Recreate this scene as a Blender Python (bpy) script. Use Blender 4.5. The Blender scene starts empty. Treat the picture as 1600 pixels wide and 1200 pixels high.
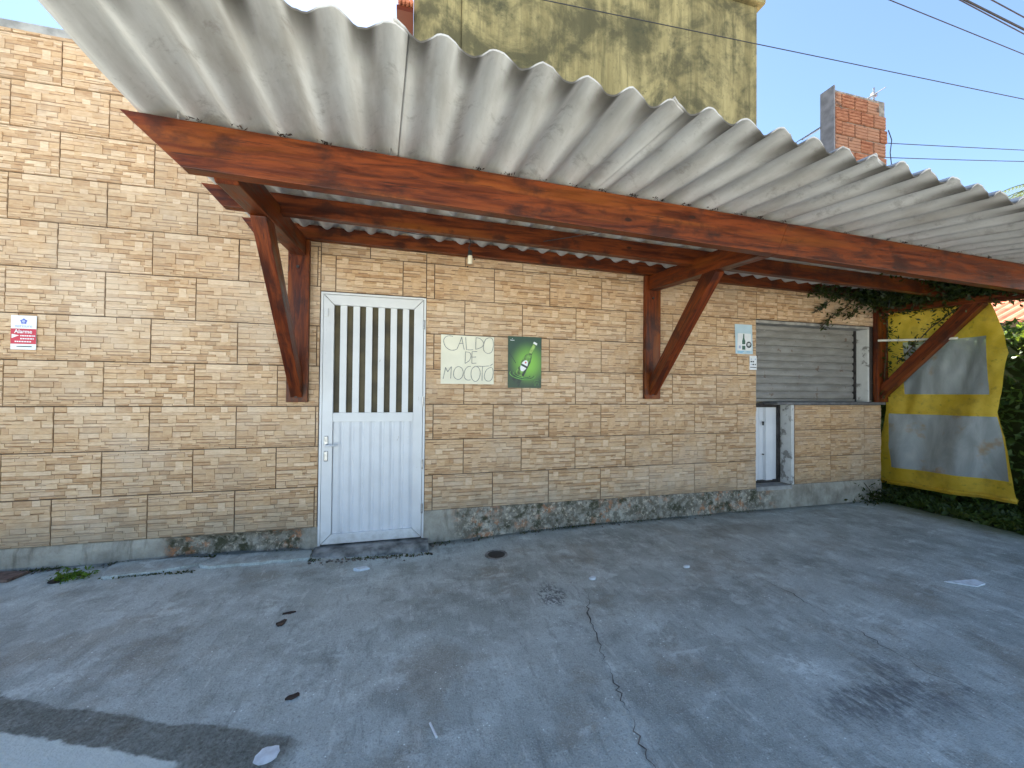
import bpy, bmesh, math, random
import numpy as np
from mathutils import Vector, Matrix, noise
random.seed(7); rng = np.random.default_rng(7)
SC = bpy.context.scene
COL = SC.collection
# ---------------------------------------------------------------- camera
cd = bpy.data.cameras.new('camera'); cam = bpy.data.objects.new('camera', cd); COL.objects.link(cam)
R_ = Vector((0.9684052, -0.2492101, 0.0092528)); U_ = Vector((-0.0122461, -0.0104636, 0.9998703)); F_ = Vector((0.2490809, 0.9683929, 0.0131849))
m = Matrix((R_, U_, -F_)).transposed().to_4x4(); m.translation = (2.66346, -3.46331, 1.26047)
cam.matrix_world = m
cd.sensor_width = 36; cd.sensor_fit = 'HORIZONTAL'; cd.lens = 620/1600*36; cd.clip_start = .02; cd.clip_end = 2000
SC.camera = cam
# ---------------------------------------------------------------- sky, sun, exposure
SUN_AZ, SUN_EL = math.radians(-10), math.radians(50)
w = bpy.data.worlds.new('World'); SC.world = w; w.use_nodes = True
nt = w.node_tree; bg = nt.nodes['Background']
sky = nt.nodes.new('ShaderNodeTexSky'); sky.sky_type = 'NISHITA'; sky.sun_disc = False
sky.sun_elevation = SUN_EL; sky.sun_rotation = SUN_AZ; sky.altitude = 10; sky.air_density = 1.0; sky.dust_density = .2; sky.ozone_density = 2.5
nt.links.new(sky.outputs[0], bg.inputs[0]); bg.inputs[1].default_value = .05
sd = bpy.data.lights.new('sun', 'SUN'); sd.energy = 5.0; sd.angle = math.radians(.53); sd.color = (1, .95, .86)
so = bpy.data.objects.new('sun', sd); COL.objects.link(so)
sdir = Vector((math.sin(SUN_AZ)*math.cos(SUN_EL), math.cos(SUN_AZ)*math.cos(SUN_EL), math.sin(SUN_EL)))
so.rotation_euler = sdir.to_track_quat('Z', 'Y').to_euler(); so.location = (0, 0, 30)
vs = SC.view_settings; vs.view_transform = 'Standard'; vs.look = 'None'; vs.gamma = 1; vs.exposure = 2.62; vs.use_curve_mapping = False
SC.render.engine = 'CYCLES'

# ---------------------------------------------------------------- node helpers
class NT:
    def __init__(s, name):
        s.m = bpy.data.materials.new(name); s.m.use_nodes = True; s.t = s.m.node_tree; s.b = s.t.nodes['Principled BSDF']; s.out = s.t.nodes['Material Output']
        s._o = None
    def n(s, ty, **k):
        x = s.t.nodes.new(ty)
        for a, v in k.items(): setattr(x, a, v)
        return x
    def put(s, sock, v):
        if isinstance(v, bpy.types.NodeSocket): s.t.links.new(v, sock)
        else:
            if sock.type == 'RGBA' and len(v) == 3: v = (*v, 1)
            sock.default_value = v
    def obj(s):
        if not s._o: s._o = s.n('ShaderNodeTexCoord').outputs['Object']
        return s._o
    def pos(s): return s.n('ShaderNodeNewGeometry').outputs['Position']
    def scale(s, v, k):
        x = s.n('ShaderNodeVectorMath', operation='MULTIPLY'); s.put(x.inputs[0], v); x.inputs[1].default_value = k; return x.outputs[0]
    def vadd(s, a, b):
        x = s.n('ShaderNodeVectorMath', operation='ADD'); s.put(x.inputs[0], a); s.put(x.inputs[1], b); return x.outputs[0]
    def rand(s): return s.n('ShaderNodeObjectInfo').outputs['Random']
    def noise(s, v, sc, det=4, ro=.55, dist=0, col=False):
        x = s.n('ShaderNodeTexNoise'); s.put(x.inputs['Vector'], v); x.inputs['Scale'].default_value = sc; x.inputs['Detail'].default_value = det
        x.inputs['Roughness'].default_value = ro; x.inputs['Distortion'].default_value = dist
        return x.outputs[1 if col else 0]
    def vor(s, v, sc, feature='F1', out=0):
        x = s.n('ShaderNodeTexVoronoi', feature=feature); s.put(x.inputs['Vector'], v); x.inputs['Scale'].default_value = sc; return x.outputs[out]
    def ramp(s, f, a, b, lo=0., hi=1.):
        x = s.n('ShaderNodeMapRange', interpolation_type='SMOOTHSTEP'); s.put(x.inputs[0], f)
        x.inputs[1].default_value = a; x.inputs[2].default_value = b; x.inputs[3].default_value = lo; x.inputs[4].default_value = hi; return x.outputs[0]
    def mix(s, f, a, b, mode='MIX'):
        x = s.n('ShaderNodeMix', data_type='RGBA', blend_type=mode); s.put(x.inputs[0], f); s.put(x.inputs[6], a); s.put(x.inputs[7], b); return x.outputs[2]
    def math(s, op, a, b=0.):
        x = s.n('ShaderNodeMath', operation=op); s.put(x.inputs[0], a); s.put(x.inputs[1], b); return x.outputs[0]
    def sep(s, v):
        x = s.n('ShaderNodeSeparateXYZ'); s.put(x.inputs[0], v); return x.outputs
    def attr(s, name): return s.n('ShaderNodeAttribute', attribute_name=name).outputs[0]
    def bump(s, h, st, d=.01):
        x = s.n('ShaderNodeBump'); s.put(x.inputs['Height'], h); x.inputs['Strength'].default_value = st; x.inputs['Distance'].default_value = d
        s.put(s.b.inputs['Normal'], x.outputs[0])
    def fin(s, col, rough=.7, spec=None, metal=0):
        s.put(s.b.inputs['Base Color'], col); s.put(s.b.inputs['Roughness'], rough); s.b.inputs['Metallic'].default_value = metal
        if spec is not None: s.b.inputs['Specular IOR Level'].default_value = spec
        return s.m
M = {}
def plain(name, c, rough=.6, var=.12, sc=12., metal=0, spec=None):
    t = NT(name); n = t.noise(t.obj(), sc, 5)
    d = tuple(x*(1-var*2) for x in c); l = tuple(min(1, x*(1+var)) for x in c)
    t.bump(t.noise(t.obj(), sc*8, 3), .12, .003)
    M[name] = t.fin(t.mix(t.ramp(n, .3, .7), d, l), rough, spec, metal); return M[name]

# tile print: stone colours and ledge shadow lines come from the face attribute, grain from noise
t = NT('stone_tile'); c = t.attr('Col'); o = t.vadd(t.obj(), t.scale(t.n('ShaderNodeObjectInfo').outputs['Location'], (3.1, 1, 2.3)))
g = t.noise(t.scale(o, (1, 1, 3.5)), 26, 6, .65); g2 = t.noise(t.scale(o, (.4, 1, 1.6)), 9, 3)
c = t.mix(t.ramp(g, .3, .72), t.mix(.42, c, (.36, .19, .075), 'MIX'), t.mix(.3, c, (.76, .62, .44)))
c = t.mix(t.ramp(g2, .45, .8, 0, .3), c, (.66, .55, .42)); c = t.mix(t.ramp(t.rand(), 0, 1, 0, .14), c, (.36, .26, .17))
c = t.mix(1., c, (1.04, .945, .84), 'MULTIPLY'); wp = t.pos(); c = t.mix(t.ramp(t.noise(t.scale(wp, (1.6, 1, .7)), 1.5, 6, .65), .46, .72, 0, .35), c, (.40, .31, .22)); c = t.mix(t.ramp(t.noise(t.vadd(wp, (7., 0., 3.)), 1.1, 5, .6), .48, .7, 0, .3), c, (.74, .64, .52)); dm = t.math('ADD', t.sep(wp)[2], t.math('MULTIPLY', t.noise(wp, 5, 6, .7), -.6)); c = t.mix(t.ramp(dm, .14, -.14, 0, .5), c, (.30, .25, .18)); t.bump(g, .35, .004); M['tile'] = t.fin(c, t.ramp(g, .2, .8, .35, .6), .4)
plain('grout', (.055, .042, .035), .9)
plain('white_paint', (.74, .75, .76), .38, .05, 9)
for nm, base in (('white_paint', (.76, .765, .77)), ('white_metal', (.74, .755, .78))):
    t = NT(nm); o = t.pos(); z_ = t.sep(o)[2]; b = t.noise(o, 5, 5); f = t.noise(t.scale(o, (1.5, 1, .5)), 30, 5, .7)
    c = t.mix(t.ramp(b, .3, .7), tuple(x*.92 for x in base), base); c = t.mix(t.ramp(f, .66, .72, 0, .55), c, (.36, .32, .27)); dl = t.math('ADD', z_, t.math('MULTIPLY', t.math('SUBTRACT', t.noise(o, 9, 5, .7), .5), .4)); c = t.mix(t.ramp(dl, .12, -.05, 0, .5), c, (.34, .31, .27))
    t.bump(f, .08, .002); M[nm] = t.fin(c, t.ramp(b, .3, .7, .3, .48), .4)
plain('brown_board', (.095, .072, .028), .55, .25, 5)
plain('steel', (.5, .5, .5), .35, .2, 30, .8)
plain('dark_steel', (.05, .045, .045), .5, .3, 20, .3)
plain('black', (.012, .012, .013), .6, .1)
plain('fin_paper', (.84, .80, .64), .8, .03, 6)
plain('ink', (.17, .17, .18), .8, .1)
plain('sheet_white', (.80, .82, .84), .5, .03); plain('print_white', (.85, .86, .86), .5, .02)
plain('print_red', (.58, .03, .06), .4, .05); plain('print_blue', (.10, .14, .55), .4, .05); plain('print_pale', (.42, .48, .66), .4, .05)
plain('print_dark', (.03, .035, .04), .4, .1); plain('print_sky', (.50, .66, .76), .4, .05, 5); plain('print_cyan', (.22, .48, .68), .4, .1)
plain('bottle_green', (.05, .14, .10), .3, .3, 40); plain('poster_bottle', (.16, .36, .05), .3, .45, 22); plain('poster_dark', (.016, .04, .022), .35, .3, 20)
plain('poster_neck', (.36, .55, .12), .3, .2, 30); plain('ripple', (.14, .42, .06), .35, .2); plain('ripple_dark', (.012, .06, .016), .35, .2)
plain('litter', (.72, .77, .8), .7, .08, 30); plain('dry_leaf', (.05, .03, .022), .8, .3, 30); plain('board_wood', (.17, .11, .085), .8, .25, 30)
plain('cable', (.025, .026, .03), .6, .1); plain('pvc', (.72, .7, .62), .4, .12, 14); plain('bulb', (.8, .72, .55), .15, .03)
plain('antenna', (.45, .46, .5), .4, .15, 20, .6); plain('bark', (.1, .07, .045), .9, .3, 20); plain('rubble', (.2, .17, .14), .95, .35, 25); plain('clay', (.42, .14, .07), .8, .25, 4)
plain('house_paint', (.5, .45, .36), .8, .1, 2); plain('eave_dark', (.05, .035, .05), .8, .2)
plain('crack', (.17, .165, .15), .95, .35, 30); plain('drain', (.03, .032, .035), .5, .2, 30)

# varnished red wood
t = NT('red_wood'); o = t.vadd(t.obj(), t.scale(t.n('ShaderNodeObjectInfo').outputs['Location'], (1.7, 2.3, 3.1))); at = t.n('ShaderNodeAttribute', attribute_name='grain').outputs[1]
gv = t.vadd(t.scale(at, (1, 9, 9)), t.scale(t.n('ShaderNodeObjectInfo').outputs['Location'], (3., 5., 7.)))
n1 = t.noise(gv, 3.2, 6, .65, .6); n2 = t.noise(gv, 1.1, 3, .5, .3); n3 = t.noise(t.scale(at, (1.2, 1.6, 1.6)), 3.5, 5, .6)
c = t.mix(t.ramp(n1, .32, .68), (.05, .010, .004), (.19, .038, .006)); c = t.mix(t.ramp(n2, .5, .74, 0, .6), c, (.27, .075, .010)); c = t.mix(t.ramp(n3, .50, .66, 0, .8), c, (.034, .010, .006)); sc = t.noise(t.scale(at, (1.5, 30, 30)), 2.2, 4, .6); c = t.mix(t.ramp(sc, .63, .68, 0, .8), c, (.022, .008, .005)); kn = t.vor(t.scale(at, (1, 2.2, 2.2)), 3.2); c = t.mix(t.ramp(kn, .10, .05, 0, .9), c, (.02, .007, .004))
t.bump(t.math('ADD', n1, sc), .35, .004); M['wood'] = t.fin(c, t.ramp(n1, .3, .7, .3, .55), .3)

# fibre-cement roofing
t = NT('fibre_cement'); o = t.pos(); n1 = t.noise(t.scale(o, (5, .8, 1)), 2.2, 5, .6); n2 = t.noise(o, 45, 4, .6); n3 = t.noise(t.scale(o, (1, .5, 1)), 3, 5, .6)
c = t.mix(t.ramp(n1, .3, .7), (.42, .39, .36), (.60, .575, .55)); c = t.mix(t.ramp(n3, .52, .70, 0, .6), c, (.33, .29, .25)); c = t.mix(t.ramp(t.noise(t.vadd(o, (5., 2., 1.)), 6, 7, .72), .55, .68, 0, .55), c, (.24, .21, .185)); c = t.mix(t.ramp(n2, .55, .8, 0, .35), c, (.27, .25, .23))
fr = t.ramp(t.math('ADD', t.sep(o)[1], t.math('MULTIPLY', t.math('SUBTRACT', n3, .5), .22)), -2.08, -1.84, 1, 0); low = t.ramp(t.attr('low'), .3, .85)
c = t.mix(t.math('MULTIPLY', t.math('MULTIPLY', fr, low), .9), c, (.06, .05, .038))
t.bump(n2, .25, .003); M['fibre'] = t.fin(c, .85, .25)

# yard concrete
t = NT('yard_concrete'); o = t.pos(); X_, Y_, Z_ = t.sep(o)
a = t.noise(o, 1.1, 5, .6); b = t.noise(o, 5, 6, .65); f = t.noise(o, 60, 4, .6); sw = t.noise(t.scale(o, (1, 1.6, 1)), 2.9, 8, .72, .5)
c = t.mix(t.ramp(a, .32, .68), (.31, .315, .295), (.46, .468, .448)); c = t.mix(t.ramp(b, .42, .66, 0, .65), c, (.58, .59, .57)); c = t.mix(t.ramp(t.noise(t.vadd(o, (3., 7., 0.)), 3.3, 7, .68), .5, .66, 0, .6), c, (.22, .212, .19)); c = t.mix(t.ramp(t.noise(t.vadd(o, (13., 2., 0.)), 1.7, 6, .68), .52, .62, 0, .45), c, (.27, .225, .175)); c = t.mix(t.ramp(f, .5, .75, 0, .5), c, (.24, .235, .225))
c = t.mix(t.ramp(sw, .57, .66, 0, .5), c, (.70, .71, .69))                                   # cement scuffs
gr = t.noise(o, 150, 3, .7); c = t.mix(t.ramp(gr, .56, .68, 0, .6), c, (.16, .155, .145)); c = t.mix(t.ramp(gr, .44, .32, 0, .45), c, (.72, .71, .68)); tr_ = t.noise(t.scale(o, (2.6, .55, 1)), 7, 7, .75); c = t.mix(t.ramp(tr_, .55, .62, 0, .4), c, (.22, .215, .2)); c = t.mix(t.ramp(tr_, .43, .37, 0, .4), c, (.66, .65, .62))
sp = t.vor(o, 30); c = t.mix(t.math('MULTIPLY', t.ramp(sp, .06, .13, 1, 0), t.ramp(b, .44, .58)), c, (.8, .8, .78))   # light aggregate
s_ = t.math('ADD', t.math('ADD', Y_, 1.39), t.math('MULTIPLY', t.math('SUBTRACT', X_, 1.08), .405)); s_ = t.math('ADD', s_, t.math('MULTIPLY', t.math('SUBTRACT', t.noise(o, 7, 5, .6), .5), .10))
band = t.math('MULTIPLY', t.ramp(s_, -.01, .012, 1, 0), t.ramp(t.math('ADD', X_, t.math('MULTIPLY', b, .2)), 2.32, 2.42, 1, 0))
c = t.mix(t.math('MULTIPLY', band, t.ramp(f, .3, .7, .75, 1.)), c, (.40, .385, .35), 'MULTIPLY')
pt = t.math('MULTIPLY', t.ramp(s_, -.155, -.14, 1, 0), t.ramp(t.math('ADD', X_, t.math('MULTIPLY', b, .16)), 2.0, 2.04, 1, 0)); c = t.mix(t.math('MULTIPLY', pt, .7), c, t.mix(f, (.55, .58, .54), (1., 1., .96)))
def blob(x, y, rx, ry, soft=.5):
    dx = t.math('DIVIDE', t.math('SUBTRACT', X_, x), rx); dy = t.math('DIVIDE', t.math('SUBTRACT', Y_, y), ry)
    d = t.math('SQRT', t.math('ADD', t.math('MULTIPLY', dx, dx), t.math('MULTIPLY', dy, dy))); d = t.math('ADD', d, t.math('MULTIPLY', t.math('SUBTRACT', sw, .5), 2.2)); return t.ramp(d, 1-soft, 1, 1, 0)
c = t.mix(t.math('MULTIPLY', blob(4.65, -2.25, .42, .24, .7), t.ramp(t.noise(t.scale(o, (2.2, .8, 1)), 16, 6, .75), .36, .6, .15, .85)), c, (.11, .11, .112))
c = t.mix(t.math('MULTIPLY', blob(3.52, -1.15, .10, .20, .6), t.ramp(t.noise(t.scale(o, (1.4, .8, 1)), 34, 5, .7), .47, .53, 0, .8)), c, (.11, .105, .11))
c = t.mix(t.math('MULTIPLY', blob(4.43, -2.01, .16, .12, .7), t.ramp(t.noise(o, 22, 6, .75), .45, .58, 0, .8)), c, (.75, .75, .73)); c = t.mix(t.math('MULTIPLY', blob(5.6, -.45, .5, .2, .5), .4), c, (.2, .17, .14))
mo = t.math('MULTIPLY', t.ramp(t.math('ADD', X_, t.math('MULTIPLY', b, .5)), 7.85, 8.25), .8); c = t.mix(mo, c, (.09, .10, .025))
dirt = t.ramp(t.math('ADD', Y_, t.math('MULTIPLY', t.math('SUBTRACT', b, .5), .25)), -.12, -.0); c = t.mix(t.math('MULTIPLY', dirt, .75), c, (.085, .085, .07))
c = t.mix(1., c, (1.13, 1.21, 1.19), 'MULTIPLY'); t.bump(t.math('ADD', t.math('ADD', f, gr), t.math('MULTIPLY', b, 1.5)), .8, .008); M['yard'] = t.fin(c, t.ramp(b, .3, .7, .75, .92), .25)
plain('ground_earth', (.44, .41, .36), .95, .15, .6)
# plinth plaster
t = NT('plinth'); o = t.pos(); b = t.noise(o, 4, 7, .7); f = t.noise(o, 19, 6, .7); st = t.noise(t.scale(o, (3, 1, .6)), 6, 5, .65)
c = t.mix(t.ramp(b, .3, .7), (.26, .235, .19), (.47, .44, .37)); c = t.mix(t.ramp(st, .5, .72, 0, .7), c, (.17, .15, .11)); rg = t.ramp(t.attr('rough'), .1, .8); big = t.ramp(t.noise(t.vadd(o, (4., 1., 2.)), 3.1, 4), .42, .6)
c = t.mix(t.math('MULTIPLY', t.ramp(f, .42, .58), rg), c, t.mix(b, (.09, .08, .055), (.27, .24, .19)))
c = t.mix(t.math('MULTIPLY', t.math('MULTIPLY', t.ramp(t.noise(t.vadd(o, (4., 1., 2.)), 11, 7, .72), .49, .60, 0, .85), rg), big), c, (.52, .23, .11))
c = t.mix(t.math('MULTIPLY', t.ramp(t.noise(t.vadd(o, (9., 1., 2.)), 26, 5, .7), .55, .62, 0, .8), rg), c, (.60, .52, .40))
c = t.mix(t.math('MULTIPLY', t.ramp(t.noise(t.vadd(o, (2., 8., 2.)), 7, 6, .7), .50, .64, 0, .9), rg), c, (.05, .052, .026))
t.bump(t.math('ADD', f, b), .8, .015); M['plinth'] = t.fin(c, .9, .2)
plain('concrete', (.36, .35, .33), .88, .2, 9); plain('wet_concrete', (.27, .265, .245), .8, .35, 9)
t = NT('jamb_plaster'); o = t.pos(); b = t.noise(o, 6, 5, .65); c = t.mix(t.ramp(b, .56, .62), t.mix(t.noise(o, 20, 4), (.52, .52, .5), (.68, .68, .66)), (.26, .25, .235)); t.bump(b, .3, .01); M['jamb'] = t.fin(c, .85, .25)
# roller shutter
t = NT('shutter'); o = t.pos(); b = t.noise(t.scale(o, (.6, 1, 2)), 7, 5, .6); f = t.noise(t.scale(o, (2, 1, 3)), 17, 4, .6); c = t.mix(t.ramp(b, .3, .7), (.24, .23, .21), (.34, .33, .315)); c = t.mix(t.ramp(f, .70, .73), c, (.62, .62, .6)); c = t.mix(t.ramp(t.noise(o, 9, 4), .64, .7, 0, .7), c, (.15, .08, .05)); M['shutter'] = t.fin(c, .5, .4, .25)
# mildewed yellow render of the upper storey
t = NT('yellow_render'); o = t.pos(); st = t.noise(t.scale(o, (3, 3, .35)), 1.7, 6, .65); b = t.noise(o, 1.3, 7, .68, .5); f = t.noise(o, 11, 6, .7)
c = t.mix(t.ramp(st, .3, .7), (.22, .185, .085), (.42, .355, .17)); c = t.mix(t.ramp(t.noise(t.scale(o, (7, 7, .5)), 1.5, 6, .7), .5, .68, 0, .7), c, (.12, .11, .055)); c = t.mix(t.ramp(b, .42, .62, 0, .9), c, (.085, .08, .045)); c = t.mix(t.ramp(f, .55, .75, 0, .7), c, (.075, .075, .045)); c = t.mix(t.math('MULTIPLY', t.ramp(t.noise(t.vadd(o, (3., 1., 5.)), 2.1, 6, .7), .50, .74), .8), c, (.05, .055, .035))
t.bump(t.math('ADD', f, b), .5, .02); M['render'] = t.fin(c, .92, .2)
t = NT('brick'); o = t.pos(); f = t.noise(t.scale(o, (1, 1, 3)), 14, 5, .65); c = t.mix(t.ramp(f, .3, .7), (.25, .085, .045), (.45, .20, .11)); c = t.mix(t.ramp(t.rand(), 0, 1, 0, .6), c, (.40, .23, .15)); c = t.mix(t.ramp(t.noise(o, 6, 5), .58, .7, 0, .8), c, (.07, .055, .05)); t.bump(f, .3, .006); M['brick'] = t.fin(c, .9, .2)
plain('mortar', (.30, .26, .22), .95, .25, 14); plain('grey_render', (.24, .23, .24), .9, .15, 9)
# tarpaulin
t = NT('tarp'); o = t.obj(); b = t.noise(o, 3, 6, .65); f = t.noise(o, 18, 5, .65); c = t.mix(t.ramp(b, .3, .7), (.64, .42, .025), (.82, .58, .07)); c = t.mix(t.ramp(f, .56, .74, 0, .6), c, (.22, .16, .03)); c = t.mix(t.ramp(t.noise(o, 4, 7, .72), .50, .68, 0, .45), c, (.32, .22, .05)); c = t.mix(t.ramp(t.noise(t.vadd(o, (3., 3., 3.)), 2, 4), .5, .7, 0, .35), c, (.50, .30, .02)); t.bump(b, .2, .02)
tr = t.n('ShaderNodeBsdfTranslucent'); t.put(tr.inputs[0], c); mx = t.n('ShaderNodeMixShader'); mx.inputs[0].default_value = .42; t.fin(c, .5, .35)
t.t.links.new(t.b.outputs[0], mx.inputs[1]); t.t.links.new(tr.outputs[0], mx.inputs[2]); t.t.links.new(mx.outputs[0], t.out.inputs[0]); M['tarp'] = t.m
t = NT('clear_vinyl'); o = t.obj(); b = t.noise(t.scale(o, (1, 1, .35)), 6, 6, .65, .6); r_ = t.noise(o, 4, 4); c = t.mix(t.ramp(r_, .55, .68, 0, .7), (.50, .55, .57), (.50, .29, .11))  # orange blotches paint reflections into the vinyl colour
t.fin(c, .22, .5); tp = t.n('ShaderNodeBsdfTransparent'); tp.inputs[0].default_value = (.72, .77, .82, 1); mx = t.n('ShaderNodeMixShader'); t.put(mx.inputs[0], t.ramp(b, .3, .8, .42, .66)); t.bump(b, .35, .02)
t.t.links.new(tp.outputs[0], mx.inputs[1]); t.t.links.new(t.b.outputs[0], mx.inputs[2]); t.t.links.new(mx.outputs[0], t.out.inputs[0]); M['vinyl'] = t.m
def leafmat(name, a, b):
    t = NT(name); c = t.attr('Col'); k = t.sep(c)[0]; col = t.mix(k, a, b); t.fin(col, .45, .4)
    tr = t.n('ShaderNodeBsdfTranslucent'); t.put(tr.inputs[0], t.mix(.5, col, (.25, .3, .02))); mx = t.n('ShaderNodeMixShader'); mx.inputs[0].default_value = .35
    t.t.links.new(t.b.outputs[0], mx.inputs[1]); t.t.links.new(tr.outputs[0], mx.inputs[2]); t.t.links.new(mx.outputs[0], t.out.inputs[0]); M[name] = t.m
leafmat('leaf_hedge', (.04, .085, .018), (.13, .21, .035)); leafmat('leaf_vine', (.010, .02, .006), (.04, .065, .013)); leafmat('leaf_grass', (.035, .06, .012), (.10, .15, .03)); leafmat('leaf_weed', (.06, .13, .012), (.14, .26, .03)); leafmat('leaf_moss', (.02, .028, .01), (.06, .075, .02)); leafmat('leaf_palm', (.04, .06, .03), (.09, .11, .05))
t = NT('poster_green'); o = t.obj(); x, y, z = t.sep(o); dx = t.math('DIVIDE', t.math('SUBTRACT', x, .03), .17); dz = t.math('DIVIDE', t.math('ADD', z, .01), .19); d = t.math('SQRT', t.math('ADD', t.math('MULTIPLY', dx, dx), t.math('MULTIPLY', dz, dz)))
M['poster'] = t.fin(t.mix(t.ramp(d, .15, 1.15), (.22, .52, .05), (.02, .06, .028)), .3, .45)

# ---------------------------------------------------------------- mesh helpers
class MB:
    def __init__(s): s.v = []; s.f = []; s.c = []
    def quad(s, pts, col=None):
        i = len(s.v); s.v += [tuple(p) for p in pts]; s.f.append(tuple(range(i, i+len(pts)))); s.c.append(col)
    def box(s, x0, x1, y0, y1, z0, z1, col=None, skip=''):
        i = len(s.v); s.v += [(x, y, z) for x in (x0, x1) for y in (y0, y1) for z in (z0, z1)]
        F = {'l': (0, 1, 3, 2), 'r': (4, 6, 7, 5), 'f': (0, 4, 5, 1), 'b': (2, 3, 7, 6), 'd': (0, 2, 6, 4), 'u': (1, 5, 7, 3)}
        for k, q in F.items():
            if k not in skip: s.f.append(tuple(i+j for j in q)); s.c.append(col)
        return s
    def prism(s, poly, y0, y1):            # polygon in (x,z), extruded along y
        n = len(poly); i = len(s.v); s.v += [(p[0], y0, p[1]) for p in poly]+[(p[0], y1, p[1]) for p in poly]
        s.f.append(tuple(range(i, i+n))); s.f.append(tuple(range(i+2*n-1, i+n-1, -1))); s.c += [None]*2
        for k in range(n): s.f.append((i+k, i+n+k, i+n+(k+1) % n, i+(k+1) % n)); s.c.append(None)
        return s
    def tube(s, pts, r, n=8, r2=None):
        pts = [Vector(p) for p in pts]; base = len(s.v); N = len(pts)
        for k, p in enumerate(pts):
            d = (pts[min(k+1, N-1)]-pts[max(k-1, 0)]).normalized(); a = d.orthogonal().normalized() if abs(d.z) > .9 else d.cross(Vector((0, 0, 1))).normalized(); b = d.cross(a); rr = r if r2 is None else r+(r2-r)*k/(N-1)
            for j in range(n): q = p+(a*math.cos(2*math.pi*j/n)+b*math.sin(2*math.pi*j/n))*rr; s.v.append(tuple(q))
        for k in range(N-1):
            for j in range(n): s.f.append((base+k*n+j, base+k*n+(j+1) % n, base+(k+1)*n+(j+1) % n, base+(k+1)*n+j)); s.c.append(None)
        s.f.append(tuple(base+j for j in reversed(range(n)))); s.f.append(tuple(base+(N-1)*n+j for j in range(n))); s.c += [None]*2
        return s
    def grid(s, nu, nv, fn):
        b = len(s.v); s.v += [tuple(fn(i/(nu-1), j/(nv-1))) for j in range(nv) for i in range(nu)]
        for j in range(nv-1):
            for i in range(nu-1): s.f.append((b+j*nu+i, b+j*nu+i+1, b+(j+1)*nu+i+1, b+(j+1)*nu+i)); s.c.append(None)
        return s
    def mesh(s, name, mat, smooth=False, bevel=0):
        me = bpy.data.meshes.new(name); me.from_pydata(s.v, [], s.f); me.materials.append(M[mat] if isinstance(mat, str) else mat)
        if any(c is not None for c in s.c):
            a = me.color_attributes.new('Col', 'FLOAT_COLOR', 'CORNER'); buf = []
            for f, c in zip(s.f, s.c): buf += list((*(c or (1, 1, 1)), 1))*len(f)
            a.data.foreach_set('color', buf)
        if bevel:
            bm = bmesh.new(); bm.from_mesh(me); bmesh.ops.bevel(bm, geom=[e for e in bm.edges if len(e.link_faces) == 2 and e.calc_face_angle(0) > .6], offset=bevel, segments=2, affect='EDGES', profile=.6); bm.to_mesh(me); bm.free()
        if smooth: me.polygons.foreach_set('use_smooth', [True]*len(me.polygons))
        me.update(); return me
    def build(s, name, mat, parent=None, loc=None, **k): return obj(name, s.mesh(name, mat, **k), parent, loc)
def obj(name, me, parent=None, loc=None):
    o = bpy.data.objects.new(name, me); COL.objects.link(o)
    if parent: o.parent = parent
    if loc: o.location = loc
    return o
def tag(o, label, cat, group=None):
    o['label'] = label; o['category'] = cat
    if group: o['group'] = group
    return o
def thing(name, label, cat, loc=(0, 0, 0), group=None): return tag(obj(name, None, None, loc), label, cat, group)
def struct(o): o['kind'] = 'structure'; return o
def grain(me, axis):                       # store along-grain coordinates so the wood figure follows each timber
    a = me.attributes.new('grain', 'FLOAT_VECTOR', 'POINT'); ax = Vector(axis).normalized(); b = ax.orthogonal().normalized(); c = ax.cross(b); out = []
    for v in me.vertices: out += [v.co.dot(ax), v.co.dot(b), v.co.dot(c)]
    a.data.foreach_set('vector', out); return me
def wbuild(mb, name, axis, parent, bevel=.004): return obj(name, grain(mb.mesh(name, 'wood', bevel=bevel), axis), parent)
def leaves(name, mat, pts, size, parent=None, up=.3, flat=None):
    n = len(pts); pts = np.asarray(pts, float); d = rng.normal(size=(n, 3)); d /= np.linalg.norm(d, axis=1)[:, None]; nn = rng.normal(size=(n, 3)); nn[:, 2] += up
    if flat is not None: nn += np.array(flat)
    a = np.cross(d, nn); a /= np.linalg.norm(a, axis=1)[:, None]; b = np.cross(nn, a); b /= np.linalg.norm(b, axis=1)[:, None]; nn = np.cross(a, b)
    L = size*rng.uniform(.6, 1.3, (n, 1)); W = L*rng.uniform(.28, .45, (n, 1))
    V = np.stack([pts-b*L, pts+a*W+nn*L*.12, pts+b*L*.95-nn*L*.1, pts-a*W+nn*L*.12], 1).reshape(-1, 3); me = bpy.data.meshes.new(name)
    me.vertices.add(4*n); me.vertices.foreach_set('co', V.ravel()); me.loops.add(4*n); me.loops.foreach_set('vertex_index', np.arange(4*n)); me.polygons.add(n); me.polygons.foreach_set('loop_start', np.arange(n)*4); me.update(calc_edges=True)
    ca = me.color_attributes.new('Col', 'FLOAT_COLOR', 'CORNER'); k = np.repeat(np.clip(rng.normal(.45, .28, n), 0, 1), 4); ca.data.foreach_set('color', np.stack([k, k, k, np.ones(4*n)], 1).astype(np.float32).ravel())
    me.materials.append(M[mat]); return obj(name, me, parent)
def nz(x, y, z=0.): return noise.noise(Vector((x, y, z)))
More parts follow.
